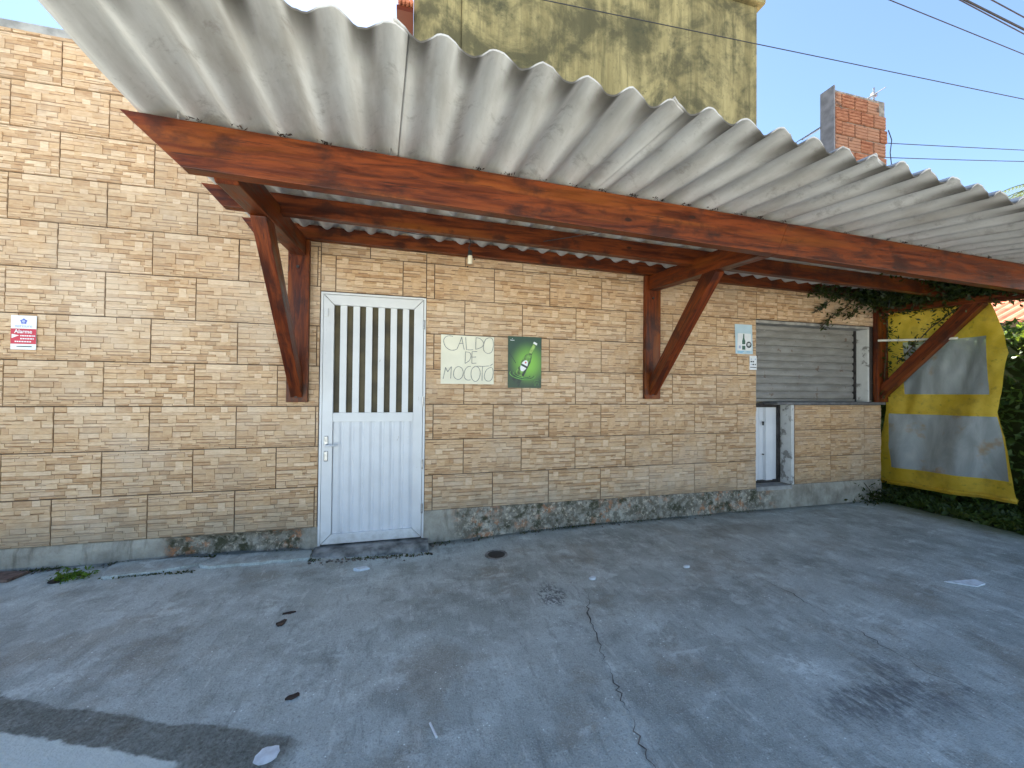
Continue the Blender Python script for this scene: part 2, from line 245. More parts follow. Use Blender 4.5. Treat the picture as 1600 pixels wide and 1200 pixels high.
def text_mesh(s, size, loc, mat, name, parent, squeeze=1., bold=0.):
    cu = bpy.data.curves.new('lettering', 'FONT'); cu.body = s; cu.size = size; cu.align_x = 'CENTER'; cu.align_y = 'CENTER'; cu.offset = bold; cu.extrude = .0004
    o = bpy.data.objects.new('lettering', cu); COL.objects.link(o); dg = bpy.context.evaluated_depsgraph_get(); me = bpy.data.meshes.new_from_object(o.evaluated_get(dg)); bpy.data.objects.remove(o)
    me.materials.clear(); me.materials.append(M[mat]); me.transform(Matrix.Translation(loc) @ Matrix.Rotation(math.pi/2, 4, 'X') @ Matrix.Diagonal((squeeze, 1, 1, 1))); return obj(name, me, parent)
def ribbon(mb, pts, wd, y):                # flat pen stroke in (x,z)
    P = []                                  # smooth by Catmull-Rom
    for k in range(len(pts)-1):
        p0, p1, p2, p3 = [Vector(pts[min(max(k+d, 0), len(pts)-1)]) for d in (-1, 0, 1, 2)]
        for q in range(5):
            u = q/5; P.append(.5*((2*p1)+(p2-p0)*u+(2*p0-5*p1+4*p2-p3)*u*u+(3*p1-p0-3*p2+p3)*u**3))
    P.append(Vector(pts[-1])); e = []
    for k, p in enumerate(P):
        d = (P[min(k+1, len(P)-1)]-P[max(k-1, 0)]); d = d.normalized() if d.length else Vector((1, 0)); n_ = Vector((-d.y, d.x))*wd*(.8+.4*random.random())/2; e.append((p-n_, p+n_))
    for (a, b), (c_, d_) in zip(e, e[1:]): mb.quad([(a.x, y, a.y), (c_.x, y, c_.y), (d_.x, y, d_.y), (b.x, y, b.y)])

# ---------------------------------------------------------------- ground
def gz(x, y):
    z = -.062*math.exp(-((x-2.75)/1.0)**2-((y+.25)/.55)**2)
    return z+.006*nz(x*.9, y*.9, 3.)+.003*nz(x*3.1, y*3.1, 7.)-.003*(1 if False else 0)
struct(MB().grid(2, 2, lambda u, v: (-300+600*u, -300+600*v, -.13)).build('ground', 'ground_earth'))
def nonlin(a, lo, hi, n0, n1):              # finer spacing inside [lo,hi]
    return sorted(set([a[0]+(lo-a[0])*i/n0 for i in range(n0)]+[lo+(hi-lo)*i/n1 for i in range(n1)]+[hi+(a[1]-hi)*i/n0 for i in range(n0+1)]))
xs = nonlin((-14, 8.02), -.5, 7.99, 14, 150) if False else [-14+i*.9 for i in range(15)]+[-.5+i*.0568 for i in range(151)]
ys = [-9+i*.5 for i in range(12)]+[-3.0+i*.05 for i in range(62)]
yb = MB(); nx = len(xs)
for y in ys:
    for x in xs:
        xx = x+(.05*nz(0, y*2.3, 5) if x > 7.9 else 0); yb.v.append((xx, y, gz(x, y)))
for j in range(len(ys)-1):
    for i in range(nx-1): a = j*nx+i; yb.f.append((a, a+1, a+nx+1, a+nx)); yb.c.append(None)
yard = struct(yb.build('yard', 'yard', smooth=True))
def crack(pts, wd):
    mb = MB(); P = []
    for (a, b) in zip(pts, pts[1:]):
        n = max(2, int((Vector(b)-Vector(a)).length/.022))
        for k in range(n): u = k/n; P.append((a[0]+(b[0]-a[0])*u+random.gauss(0, .007), a[1]+(b[1]-a[1])*u+random.gauss(0, .004)))
    for k in range(len(P)-1):
        (x0, y0), (x1, y1) = P[k], P[k+1]; w0 = wd*max(.12, .5+1.6*nz(x0*7, y0*7))
        mb.quad([(x0-w0, y0, gz(x0, y0)+.004), (x0+w0, y0, gz(x0, y0)+.004), (x1+w0, y1, gz(x1, y1)+.004), (x1-w0, y1, gz(x1, y1)+.004)])
    mb.build('crack', 'crack', yard)
crack([(3.743, -1.207), (3.64, -1.42), (3.60, -1.62), (3.553, -1.778), (3.512, -2.018), (3.471, -2.237), (3.45, -2.7)], .0036)
crack([(4.94, -.914), (4.98, -1.462), (4.976, -1.87), (4.947, -2.182), (5.03, -2.427), (5.0, -3.)], .0024)
# broken screed slab along the wall
for poly in ([(.69, -.06), (1.1, -.05), (1.28, -.10), (1.2, -.2), (1.0, -.27), (.74, -.29), (.7, -.2)], [(1.30, -.06), (1.93, -.05), (1.95, -.2), (1.6, -.235), (1.32, -.25), (1.24, -.19)]):
    q = []
    for (a, b) in zip(poly, poly[1:]+poly[:1]):
        for k in range(5): u = k/5; q.append((a[0]+(b[0]-a[0])*u+random.gauss(0, .006), a[1]+(b[1]-a[1])*u+random.gauss(0, .006)))
    mb = MB(); n = len(q); top = [(x, y, gz(x, y)+.018) for x, y in q]; bot = [(x, y-.004, gz(x, y)-.01) for x, y in q]; mb.v = top+bot; mb.f = [tuple(range(n))[::-1]]+[(k, (k+1) % n, n+(k+1) % n, n+k) for k in range(n)]; mb.c = [None]*(n+1)
    mb.build('screed_slab', 'yard', yard)
# grass verge right of the yard
struct(MB().grid(30, 60, lambda u, v: (7.9+14*u, -9+18*v, -.02+.03*nz(u*30, v*30))).build('verge', plain('soil', (.07, .055, .035), .95, .3, 8)))
pts = np.stack([rng.uniform(8.0, 9.4, 9000), rng.uniform(-2.2, .8, 9000), rng.uniform(0, .05, 9000)], 1)
g_ = leaves('grass', 'leaf_grass', pts, .045, up=-.2); g_['kind'] = 'stuff'; g_['label'] = 'low grass and ground cover on the verge beside the yard'

# ---------------------------------------------------------------- bar building
B = thing('bar_building', 'low bar building clad in cream split-stone tiles, with white door and grey shutter', 'building')
wb = MB()
for x0, x1, z0, z1 in [(-6, 1.965, .15, 3.7), (1.965, 2.79, 2.03, 3.7), (2.79, 6.243, .2, 3.7), (6.243, 8.05, 2.03, 3.7), (6.76, 8.05, .2, 1.12), (7.88, 8.05, 1.17, 2.03)]: wb.box(x0, x1, 0, .2, z0, z1)
wb.build('wall', 'grout', B)
MB().box(-6, 8.22, .2, 7, -.1, 3.66).build('rear_wall', 'house_paint', B)
MB().box(-6.1, 8.3, .0, 7.1, 3.7, 3.76).build('roof_slab', 'concrete', B)
# split-stone tiles --------------------------------------------------
PAL = [(.66, .52, .36), (.60, .44, .275), (.52, .36, .21), (.62, .46, .30), (.76, .64, .49), (.45, .295, .165), (.60, .48, .36), (.57, .43, .285), (.41, .26, .14), (.69, .56, .41)]
def pattern(seed, W, H):
    rd = random.Random(seed); out = []; z = 0
    hs = []
    while z < H-1e-6:
        h = rd.choice([.015, .02, .025, .029, .034, .041]); h = min(h, H-z)
        if H-z-h < .012: h = H-z
        hs.append((z, z+h)); z += h
    for (z0, z1) in hs:
        x = 0
        while x < W-1e-6:
            l = rd.uniform(.035, .085) if rd.random() < .35 else rd.uniform(.07, .17)
            if W-x-l < .03: l = W-x
            out.append([x, x+l, z0, z1, rd.choice([0, .0012, .0022, .0034, .0044])+rd.uniform(0, .0007), rd.choice(PAL), rd.random()]); x += l
    for k in range(7):                       # squarish blocks over two courses
        i = rd.randrange(len(hs)-2); x = rd.uniform(.01, W-.09); out.append([x, x+rd.uniform(.045, .075), hs[i][0]+.002, hs[i+1][1]-.002, .0048+k*.0004, rd.choice(PAL[:5]), 1.])
    return out
PATS = {}
def tile_mesh(key, W, H, cx0, cx1, cz0, cz1):
    pats = PATS.setdefault((key, round(W, 3)), pattern(key, W, H)); mb = MB(); g = .0027; cx0 += g; cx1 -= g; cz0 += g; cz1 -= g
    mb.box(cx0, cx1, -.008, 0, cz0, cz1, (.40, .28, .17), 'b')
    for x0, x1, z0, z1, d, c, q in pats:
        x0 = max(x0, cx0+.0006); x1 = min(x1, cx1-.0006); z0 = max(z0, cz0+.0006); z1 = min(z1, cz1-.0006)
        if x1-x0 < .004 or z1-z0 < .003: continue
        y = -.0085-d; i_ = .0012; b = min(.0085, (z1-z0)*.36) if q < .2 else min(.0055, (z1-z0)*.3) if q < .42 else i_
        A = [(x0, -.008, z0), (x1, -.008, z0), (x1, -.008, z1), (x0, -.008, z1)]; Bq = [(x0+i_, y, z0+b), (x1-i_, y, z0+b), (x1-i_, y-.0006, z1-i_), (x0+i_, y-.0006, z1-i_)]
        dk = tuple(v*k for v, k in zip(c, (.22, .15, .10))) if q < .42 else tuple(v*k for v, k in zip(c, (.72, .66, .6)))  # lower faces darkened: ledge shadow lines put into the printed colour
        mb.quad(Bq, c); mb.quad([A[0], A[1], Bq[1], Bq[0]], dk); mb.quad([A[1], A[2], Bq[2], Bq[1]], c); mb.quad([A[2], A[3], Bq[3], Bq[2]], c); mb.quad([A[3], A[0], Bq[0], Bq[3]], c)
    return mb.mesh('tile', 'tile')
TM = {}
def lay(rx0, rx1, rz0, rz1, ox, oz, W, H, stag):
    k0 = int(math.floor((rz0-oz)/H+1e-4)); k1 = int(math.ceil((rz1-oz)/H-1e-4))
    for k in range(k0, k1):
        sh = (W/2 if k % 2 else 0) if stag else 0; c0 = int(math.floor((rx0-ox-sh)/W+1e-4)); c1 = int(math.ceil((rx1-ox-sh)/W-1e-4))
        for c in range(c0, c1):
            x = ox+sh+c*W; z = oz+k*H; a0 = max(0, rx0-x); a1 = min(W, rx1-x); b0 = max(0, rz0-z); b1 = min(H, rz1-z)
            if a1-a0 < .012 or b1-b0 < .012: continue
            kk = (random.choice((1, 2)), round(W, 3), round(a0, 3), round(a1, 3), round(b0, 3), round(b1, 3))
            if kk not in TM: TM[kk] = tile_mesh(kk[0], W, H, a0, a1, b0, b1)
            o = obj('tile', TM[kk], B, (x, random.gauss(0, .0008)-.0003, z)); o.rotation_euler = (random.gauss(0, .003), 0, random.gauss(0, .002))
WL, WR, HR = .55389, .5233, .30107
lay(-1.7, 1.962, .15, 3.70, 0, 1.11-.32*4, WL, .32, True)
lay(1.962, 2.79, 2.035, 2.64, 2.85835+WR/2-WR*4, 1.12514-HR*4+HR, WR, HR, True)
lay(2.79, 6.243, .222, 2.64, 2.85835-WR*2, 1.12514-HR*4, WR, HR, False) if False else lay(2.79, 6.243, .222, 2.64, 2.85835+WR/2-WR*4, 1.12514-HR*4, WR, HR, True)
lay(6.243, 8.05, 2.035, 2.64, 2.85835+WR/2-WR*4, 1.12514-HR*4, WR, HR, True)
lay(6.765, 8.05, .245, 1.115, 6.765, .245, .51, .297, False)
# plinth ----------------------------------------------------------------
def plinth(x0, x1, zt, rough):
    nu, nv = max(8, int((x1-x0)/.025)), 10; mb = MB(); ra = []
    def fn(u, v):
        x = x0+(x1-x0)*u; zb = -.12; z = zb+(zt-.002-zb)*v; r = rough(x); ra.append(r)
        d = -.012+.014*r*nz(x*9, z*14, 1)+.012*r*nz(x*31, z*33, 4)+.004*nz(x*4, z*5, 9)+(r*(.045+.03*nz(x*6, z*9, 6)) if .9 < x < 1.95 else 0)
        return (x, d if v < .99 else -.002, z)
    mb.grid(nu, nv, fn); b = len(mb.v)
    me = mb.mesh('plinth', 'plinth', smooth=True); a = me.attributes.new('rough', 'FLOAT', 'POINT'); a.data.foreach_set('value', ra); obj('plinth', me, B)
sm = lambda x, a, b: min(1, max(0, (x-a)/(b-a)))
plinth(-6, 1.965, .15, lambda x: sm(x, .9, 1.0)*(1-sm(x, 1.8, 1.9)))
plinth(2.79, 6.243, .222, lambda x: sm(x, 2.95, 3.2))
plinth(6.243, 8.05, .245, lambda x: .15+.6*(1-sm(x, 6.3, 6.6)))
mb = MB()                                      # worn doorstep with rounded nose
def stepf(u, v):
    x = 1.955+.87*u; pr = [(-.03, -.03), (.02, -.004), (-.08, -.006), (-.135, -.012), (-.162, -.03), (-.175, -.06), (-.19, -.12)]; k = v*(len(pr)-1); i = min(int(k), len(pr)-2); f = k-i
    y = (pr[i][0]*(1-f)+pr[i+1][0]*f) if i else .05-.03*f; z = pr[i][1]*(1-f)+pr[i+1][1]*f if i else -.004
    e = .03*nz(x*5, 2, v*2)+.012*nz(x*17, 5, v*4); return (x, y+(e if v > .4 else 0), z+(e*.35 if v > .4 else 0))
mb.grid(44, 20, stepf).build('doorstep', 'wet_concrete', B, smooth=True)
# white bar door ----------------------------------------------------------
D = MB()
D.box(1.968, 1.985, -.02, .06, -.0, 2.028).box(2.772, 2.789, -.02, .06, 0, 2.026).box(1.985, 2.772, -.02, .06, 2.012, 2.028)
door = D.build('door', 'white_paint', B)
lf = [('stile', [(1.988, .012), (2.066, .09), (2.066, 1.925), (1.988, 2.006)]), ('stile', [(2.768, .012), (2.768, 2.006), (2.692, 1.925), (2.692, .09)]), ('rail', [(1.991, 2.008), (2.068, 1.928), (2.690, 1.928), (2.765, 2.008)]), ('rail', [(1.991, .010), (2.765, .010), (2.690, .087), (2.068, .087)])]
for n_, poly in lf: MB().prism(poly, -.022, .012).build(n_, 'white_paint', door, bevel=.002)
MB().box(2.067, 2.691, -.020, .010, .985, 1.058).build('rail', 'white_paint', door, bevel=.003)
for k in range(6): x = 2.067+.0445+k*.0975; MB().box(x, x+.051, -.012, .006, 1.058, 1.927).build('slat', 'white_paint', door, bevel=.003)
MB().box(2.05, 2.71, .022, .03, .95, 2.0).build('backing_board', 'brown_board', door)
def panel(x0, x1, z0, z1, y, n, dep, name, mat, par):
    mb = MB(); pr = []; p = (x1-x0)/n
    for k in range(n):
        for f, d in ((.0, 0), (.06, -1), (.12, -1.1), (.55, -1.1), (.68, -.7), (.78, -.15), (.86, 0), (.97, 0)): pr.append((x0+(k+f)*p, y+d*dep))
    pr.append((x1, y))
    for (xa, ya), (xb, yb_) in zip(pr, pr[1:]): mb.quad([(xa, ya, z0), (xb, yb_, z0), (xb, yb_, z1), (xa, ya, z1)])
    return mb.build(name, mat, par)
panel(2.066, 2.692, .085, .987, .006, 8, .011, 'ribbed_panel', 'white_metal', door)
for a, b in ((.792, .875), (.672, .755)): MB().box(2.006, 2.036, -.030, -.021, a, b).build('lock_plate', 'steel', door, bevel=.006)
MB().tube([(2.021, -.03, .80), (2.021, -.065, .80), (2.035, -.07, .80), (2.115, -.068, .803)], .008, 8).build('handle', 'white_metal', door, smooth=True)
MB().box(1.994, 2.024, -.036, -.021, 1.83, 1.895).build('door_sensor', 'white_paint', door, bevel=.003)
for z in (.25, .62, 1.15, 1.80): MB().tube([(2.772, -.026, z-.04), (2.772, -.026, z+.04)], .008, 8).build('hinge', 'steel', door)
# shutter opening ---------------------------------------------------------
SH = MB().box(6.2, 7.86, .165, .19, 1.16, 2.06).build('roller_shutter', 'black', B)
mb = MB(); pr = [(0, 0), (.006, -.012), (.014, -.015), (.05, -.017), (.066, -.014), (.072, -.004), (.079, -.004), (.086, 0)]
for (za, ya), (zb, yb_) in zip(pr, pr[1:]): mb.quad([(6.245, .155+ya, za), (7.835, .155+ya, za), (7.835, .155+yb_, zb), (6.245, .155+yb_, zb)])
slat = mb.mesh('slat', 'shutter')
for k in range(10): obj('slat', slat, SH, (0, random.gauss(0, .0012), 1.178+k*.086))
MB().box(6.245, 7.835, .125, .16, 1.150, 1.178).build('bottom_rail', 'shutter', SH, bevel=.004)
MB().box(7.836, 7.852, .118, .165, 1.15, 2.03).build('guide_rail', 'dark_steel', SH)
MB().box(7.852, 7.879, -.004, .165, 1.15, 2.0).build('jamb', 'jamb', B, bevel=.004)
MB().box(6.246, 7.879, -.004, .165, 2.0, 2.029).build('lintel', 'concrete', B, bevel=.003)
MB().box(6.5, 8.09, -.035, .16, 1.118, 1.148).build('counter_ledge', plain('ledge', (.15, .15, .155), .6, .2), B, bevel=.006)
MB().box(6.72, 6.762, -.006, .165, .245, 1.116).build('jamb', 'jamb', B, bevel=.003)
MB().box(6.246, 6.72, -.02, .165, .2, .243).build('threshold', 'concrete', B, bevel=.006)
SD = MB().box(6.24, 6.262, .13, .155, .245, 1.13).box(6.685, 6.718, .125, .155, .245, 1.13).box(6.262, 6.685, .13, .155, .245, .275).box(6.262, 6.685, .13, .155, 1.085, 1.13).build('service_door', 'dark_steel', B)
mb = MB(); pr = [(6.262, .148), (6.29, .148), (6.30, .118), (6.385, .118), (6.395, .15), (6.44, .15), (6.445, .144), (6.455, .144), (6.46, .15), (6.50, .15), (6.51, .118), (6.60, .118), (6.61, .15), (6.685, .15)]
for (xa, ya), (xb, yb_) in zip(pr, pr[1:]): mb.quad([(xa, ya, .275), (xb, yb_, .275), (xb, yb_, 1.085), (xa, ya, 1.085)])
mb.build('ribbed_sheet', 'white_metal', SD)
for x, z in ((6.285, .92), (6.49, .92), (6.285, .56), (6.49, .56)): MB().tube([(x, .146, z), (x, .128, z)], .007, 8).build('screw', 'dark_steel', SD)
MB().box(6.478, 6.49, .125, .136, .885, .925).build('latch', 'black', SD)
for z, x in ((2.4, 3.2), (2.33, 3.14), (2.44, 3.9)): MB().tube([(x, -.016, z), (x, .0, z)], .006, 8).build('plug_hole', 'black', B)

# ---------------------------------------------------------------- awning
A = thing('awning', 'lean-to awning of grey corrugated sheets on red-brown timber beams and brackets', 'awning', (4.8, 0, 0)); A.location = (0, 0, 0)
zw = lambda x: 2.54-.012*(x-1.43); zm = lambda x: 2.487-.0195*(x-1.43); zf = lambda x: 2.447-.0235*(x-1.7)
def beam(name, x0t, x0b, x1t, x1b, y0, y1, zt, h, par=A):
    n = 14; mb = MB(); 
    def ring(u):
        xt = x0t+(x1t-x0t)*u; xb = x0b+(x1b-x0b)*u; s = .003*nz(xt*1.3, y0*7, 2)
        return [(xb, y0+s, zt(xb)-h), (xt, y0+s, zt(xt)), (xt, y1+s, zt(xt)), (xb, y1+s, zt(xb)-h)]
    for i in range(n+1): mb.v += ring(i/n)
    for i in range(n):
        for j in range(4): a = i*4; mb.f.append((a+j, a+4+j, a+4+(j+1) % 4, a+(j+1) % 4)); mb.c.append(None)
    mb.f += [(0, 1, 2, 3), (4*n+3, 4*n+2, 4*n+1, 4*n)]; mb.c += [None]*2
    return wbuild(mb, name, (1, 0, 0), par, .004)
beam('front_beam', 1.434, 1.667, 5.06, 4.965, -1.40, -1.335, zf, .212)
beam('front_beam', 5.062, 4.967, 8.30, 8.12, -1.398, -1.333, zf, .212)
beam('middle_beam', 1.429, 1.544, 8.25, 8.15, -.70, -.64, zm, .125)
beam('wall_plate', 1.417, 1.50, 8.12, 8.12, -.075, -.014, zw, .112)
def bracket(xa, xb, zp0):
    xc = (xa+xb)/2; dz = .018*(5-xc); zt = zw(xc)-.115; aw = .05
    mb = MB(); mb.box(xa, xb, -.062, -.013, zp0, zt-.0); p = wbuild(mb, 'bracket_post', (0, 0, 1), A, .005)
    mb = MB(); z0, z1 = 2.236+dz, 2.165+dz; h = .148; mb.prism([(0, 0)]*0 or [(.06, z0), (.06, z0+h-.01), (1.336, z1+h), (1.336, z1+.02), (1.31, z1)], -aw, aw)
    mb.v = [(xc+y, -x, z) for x, y, z in mb.v]; mb.f = [tuple(reversed(f)) for f in mb.f]; wbuild(mb, 'arm', (0, 1, .05), p, .004)
    mb = MB(); b0 = Vector((.062, zp0+.095)); b1 = Vector((.86, 2.20+dz)); d = (b1-b0).normalized(); n_ = Vector((-d.y, d.x))*.062
    mb.prism([(b0.x, b0.y-.06), (b0.x, b0.y+.10), tuple(b1+n_*1.0-d*.02), tuple(b1+n_*1+d*.06), tuple(b1-n_+d*.02)], -.042, .042)
    mb.v = [(xc+y, -x, z) for x, y, z in mb.v]; mb.f = [tuple(reversed(f)) for f in mb.f]; wbuild(mb, 'brace', (0, -.66, .75), p, .004)
    for z in (zp0+.045, zt-.22): MB().tube([(xc-.005, -.060, z), (xc-.005, -.070, z)], .011, 8).build('bolt', 'dark_steel', p)
bracket(1.736, 1.888, 1.145); bracket(4.875, 5.04, 1.178); bracket(7.92, 8.09, 1.15)
# corrugated sheets
PT = 1.1/6
def sheet(x0, x1, lift, dy):
    nu = max(8, int((x1-x0)/PT*14)); nv = 9; mb = MB(); low = []; th = .007
    def top(u, v, o):
        x = x0+(x1-x0)*u; y = -2.08+dy+(2.06-dy)*v; s = .5-.5*math.cos(2*math.pi*(x-1.709)/PT)
        zc = zf(x)+(zm(x)-zf(x))*(y+1.4)/.7 if y > -1.4 else zf(x)+(2.584-.0536*x-zf(x))*(-1.4-y)/.68
        low.append(1-s); y += (.010*nz(x*11, 2., lift*50)+.008*nz(x*37, 5.) if v == 0 else 0); return (x-.078*(y+1.4)*min(1, max(0, (x-1.455)/1.)), y, zc+.002+.051*s+lift*(1-u)+o+.003*nz(x*1.2, y*1.5, lift*90))
    mb.grid(nu, nv, lambda u, v: top(u, v, 0)); k = len(mb.v); nf = len(mb.f); mb.f = [tuple(reversed(f)) for f in mb.f]
    mb.grid(nu, nv, lambda u, v: top(u, v, th))
    E_ = [i for i in range(nu)]+[j*nu+nu-1 for j in range(1, nv)]+[(nv-1)*nu+i for i in range(nu-2, -1, -1)]+[j*nu for j in range(nv-2, 0, -1)]
    for a, b in zip(E_, E_[1:]+E_[:1]): mb.f.append((a, b, k+b, k+a)); mb.c.append(None)
    me = mb.mesh('roof_sheet', 'fibre', smooth=True); at = me.attributes.new('low', 'FLOAT', 'POINT'); at.data.foreach_set('value', low)
    me.set_sharp_from_angle(angle=.9); obj('roof_sheet', me, A)
xe = [1.455]+[2.54+1.1*k for k in range(5)]+[8.12]
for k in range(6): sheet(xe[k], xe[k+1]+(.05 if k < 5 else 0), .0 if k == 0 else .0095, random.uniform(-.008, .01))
for k, x in enumerate((1.617, 2.534, 3.634, 4.734, 5.834)):  # roofing screws through the crests into the front beam
    MB().tube([(x+.02, -1.37, zf(x)-.01), (x+.02, -1.37, zf(x)+.05)], .004, 6).build('roofing_screw', 'steel', A)
for x, y0, z0, pts in ((3.08, -.67, 2.33, None),):
    P_ = [(3.06, -.66, 2.345), (3.07, -.665, 2.30), (3.055, -.67, 2.26), (3.066, -.67, 2.235)]
    lb = thing('light_bulb', 'small bare bulb hanging from a wire under the middle beam', 'light bulb', (0, 0, 0))
    MB().tube(P_, .0035, 6).build('wire', 'cable', lb); MB().tube([(3.066, -.67, 2.24), (3.066, -.67, 2.20)], .016, 10).build('socket', 'black', lb)
    MB().tube([(3.066, -.67, 2.205), (3.066, -.67, 2.19), (3.066, -.67, 2.17), (3.066, -.67, 2.155), (3.066, -.67, 2.148)], .017, 12).build('glass', 'bulb', lb, smooth=True)
tag(MB().tube([(2.2, -.655, 2.36), (2.7, -.63, 2.335), (3.06, -.66, 2.345), (3.5, -.62, 2.35), (4.0, -1.0, 2.36), (4.1, -1.33, 2.34)], .003, 5).build('bulb_cable', 'cable'), 'thin dark cable strung along the middle beam to the bulb', 'cable')
tag(MB().tube([(7.72, -.3, 2.39), (7.725, -.3, 2.25), (7.72, -.3, 2.18)], .004, 5).build('loose_wire', 'cable'), 'short loose wire hanging below the awning near the vine', 'cable')

# ---------------------------------------------------------------- signs on the wall
S = thing('handwritten_sign', 'cream paper sign handwritten CALDO DE MOCOTÓ beside the door', 'sign', (0, 0, 0)); ys_ = -.0165
mb = MB(); mb.grid(14, 12, lambda u, v: (2.917+.465*u-.006*v*0, ys_-.002+.0022*nz(u*4, v*4, 2), 1.302+.424*v-.006*u*v)); mb.build('paper', 'fin_paper', S, smooth=True)
STK = [[(3.019, 1.712), (2.985, 1.716), (2.956, 1.705), (2.94, 1.678), (2.944, 1.644), (2.963, 1.614), (2.994, 1.595), (3.024, 1.593), (3.051, 1.602)], [(3.053, 1.602), (3.077, 1.659), (3.094, 1.711)], [(3.094, 1.711), (3.104, 1.658), (3.117, 1.6)], [(3.071, 1.651), (3.109, 1.656)], [(3.128, 1.709), (3.132, 1.655), (3.137, 1.601)], [(3.137, 1.601), (3.166, 1.6), (3.195, 1.603)], [(3.22, 1.709), (3.218, 1.658), (3.217, 1.608)], [(3.216, 1.709), (3.255, 1.702), (3.287, 1.665), (3.271, 1.629), (3.217, 1.606)], [(3.334, 1.713), (3.306, 1.697), (3.287, 1.653), (3.286, 1.61), (3.304, 1.582), (3.331, 1.574), (3.36, 1.589), (3.373, 1.633), (3.373, 1.68), (3.36, 1.709), (3.334, 1.713)], [(3.129, 1.584), (3.127, 1.531), (3.126, 1.481)], [(3.127, 1.581), (3.163, 1.577), (3.177, 1.548), (3.163, 1.509), (3.126, 1.481)], [(3.186, 1.586), (3.185, 1.533), (3.185, 1.483)], [(3.185, 1.483), (3.224, 1.486)], [(3.186, 1.586), (3.231, 1.589)], [(3.185, 1.537), (3.221, 1.54)], [(2.938, 1.345), (2.949, 1.397), (2.958, 1.443)], [(2.958, 1.443), (2.977, 1.405)], [(2.977, 1.405), (3.007, 1.451)], [(3.007, 1.451), (3.005, 1.398), (3.002, 1.348)], [(3.071, 1.454), (3.045, 1.441), (3.028, 1.406), (3.03, 1.368), (3.05, 1.345), (3.076, 1.342), (3.099, 1.361), (3.11, 1.4), (3.098, 1.438), (3.071, 1.454)], [(3.175, 1.457), (3.148, 1.451), (3.125, 1.423), (3.117, 1.385), (3.125, 1.354), (3.146, 1.337), (3.177, 1.339)], [(3.218, 1.459), (3.191, 1.44), (3.178, 1.401), (3.184, 1.355), (3.204, 1.33), (3.228, 1.328), (3.251, 1.356), (3.26, 1.403), (3.246, 1.445), (3.218, 1.459)], [(3.228, 1.46), (3.281, 1.459), (3.341, 1.465)], [(3.28, 1.459), (3.277, 1.395), (3.276, 1.333)], [(3.349, 1.451), (3.317, 1.431), (3.298, 1.388), (3.302, 1.349), (3.322, 1.331), (3.35, 1.334), (3.369, 1.362), (3.375, 1.405), (3.369, 1.444), (3.349, 1.451)], [(3.346, 1.464), (3.37, 1.483)]]
k0 = 0
for k, cnt in enumerate((1, 3, 2, 2, 1, 2, 4, 4, 1, 1, 1, 2, 2)):   # one mesh per letter
    mb = MB()
    for q, s_ in enumerate(STK[k0:k0+cnt]): ribbon(mb, s_, .0042, ys_-.0058-.0002*q)
    k0 += cnt; mb.build('letter', 'ink', S)
# green bottle poster
PO = thing('beer_poster', 'dark green metal poster of a tilted beer bottle in rippling water', 'poster', (3.667, -.017, 1.505))
MB().box(-.157, .157, -.003, .0, -.232, .232).build('plate', 'poster', PO)
def flat(poly, y, mat, name, par): mb = MB(); mb.prism(poly, y, y+.0008); return mb.build(name, mat, par)
th = math.radians(-27); rt = lambda p, cx=.002, cz=-.012: (cx+1.22*(p[0]*math.cos(th)-p[1]*math.sin(th)), cz+1.22*(p[0]*math.sin(th)+p[1]*math.cos(th)))
body = [(-.033, -.16), (.033, -.16), (.033, .03), (.026, .06), (.015, .085), (.013, .165), (-.013, .165), (-.015, .085), (-.026, .06), (-.033, .03)]
flat([rt((x*1.05, z)) for x, z in ((-.033, -.150), (.033, -.178), (.033, -.1), (-.033, -.1))], -.0040, 'poster_dark', 'bottle_reflection', PO)
for rx, rz, mt in ((.12, .045, 'ripple'), (.105, .038, 'ripple_dark'), (.085, .03, 'ripple'), (.07, .024, 'ripple_dark')):
    mb = MB(); ribbon(mb, [(-.02+rx*math.cos(a)*1.0, -.11+rz*math.sin(a)-.012*math.cos(a)) for a in [math.pi*2*k/20 for k in range(9, 21)]], .006, -.0050); mb.build('ripple', mt, PO)
flat([rt((x, max(z, -.10))) for x, z in body], -.0060, 'poster_bottle', 'bottle', PO)
flat([rt((x, z)) for x, z in ((-.011, .088), (.009, .088), (.009, .155), (-.011, .155))], -.0070, 'poster_neck', 'bottle_neck', PO)
flat([rt((x, z)) for x, z in ((-.016, .163), (.016, .163), (.014, .178), (-.014, .178))], -.0070, 'print_white', 'bottle_cap', PO)
flat([rt((x, z)) for x, z in ((.016, -.09), (.032, -.09), (.032, .03), (.022, .05))], -.0068, 'poster_dark', 'bottle_shade', PO)
flat([rt((.024*math.cos(a), -.018+.045*math.sin(a))) for a in [k*math.pi/9 for k in range(18)]], -.0078, 'print_white', 'bottle_label', PO)
flat([rt((x, z)) for x, z in ((-.024, -.026), (.024, -.026), (.024, -.012), (-.024, -.012))], -.0088, 'poster_dark', 'label_band', PO)
flat([rt((.007*math.cos(a), .008+.007*math.sin(a))) for a in [k*math.pi/4 for k in range(8)]], -.0088, 'print_red', 'label_star', PO)
mb = MB(); ribbon(mb, [(-.145, .08), (-.11, .03), (-.085, -.01)], .006, -.005); mb.build('stem_line', 'poster_dark', PO)
text_mesh('Heineken', .0135, (-.118, -.0036, .196), 'print_white', 'lettering', PO, .75, .0003)
flat([(-.118+(.005 if k % 2 == 0 else .002)*math.sin(k*math.pi/5), .209+(.005 if k % 2 == 0 else .002)*math.cos(k*math.pi/5)) for k in range(10)], -.0042, 'print_white', 'star_mark', PO)
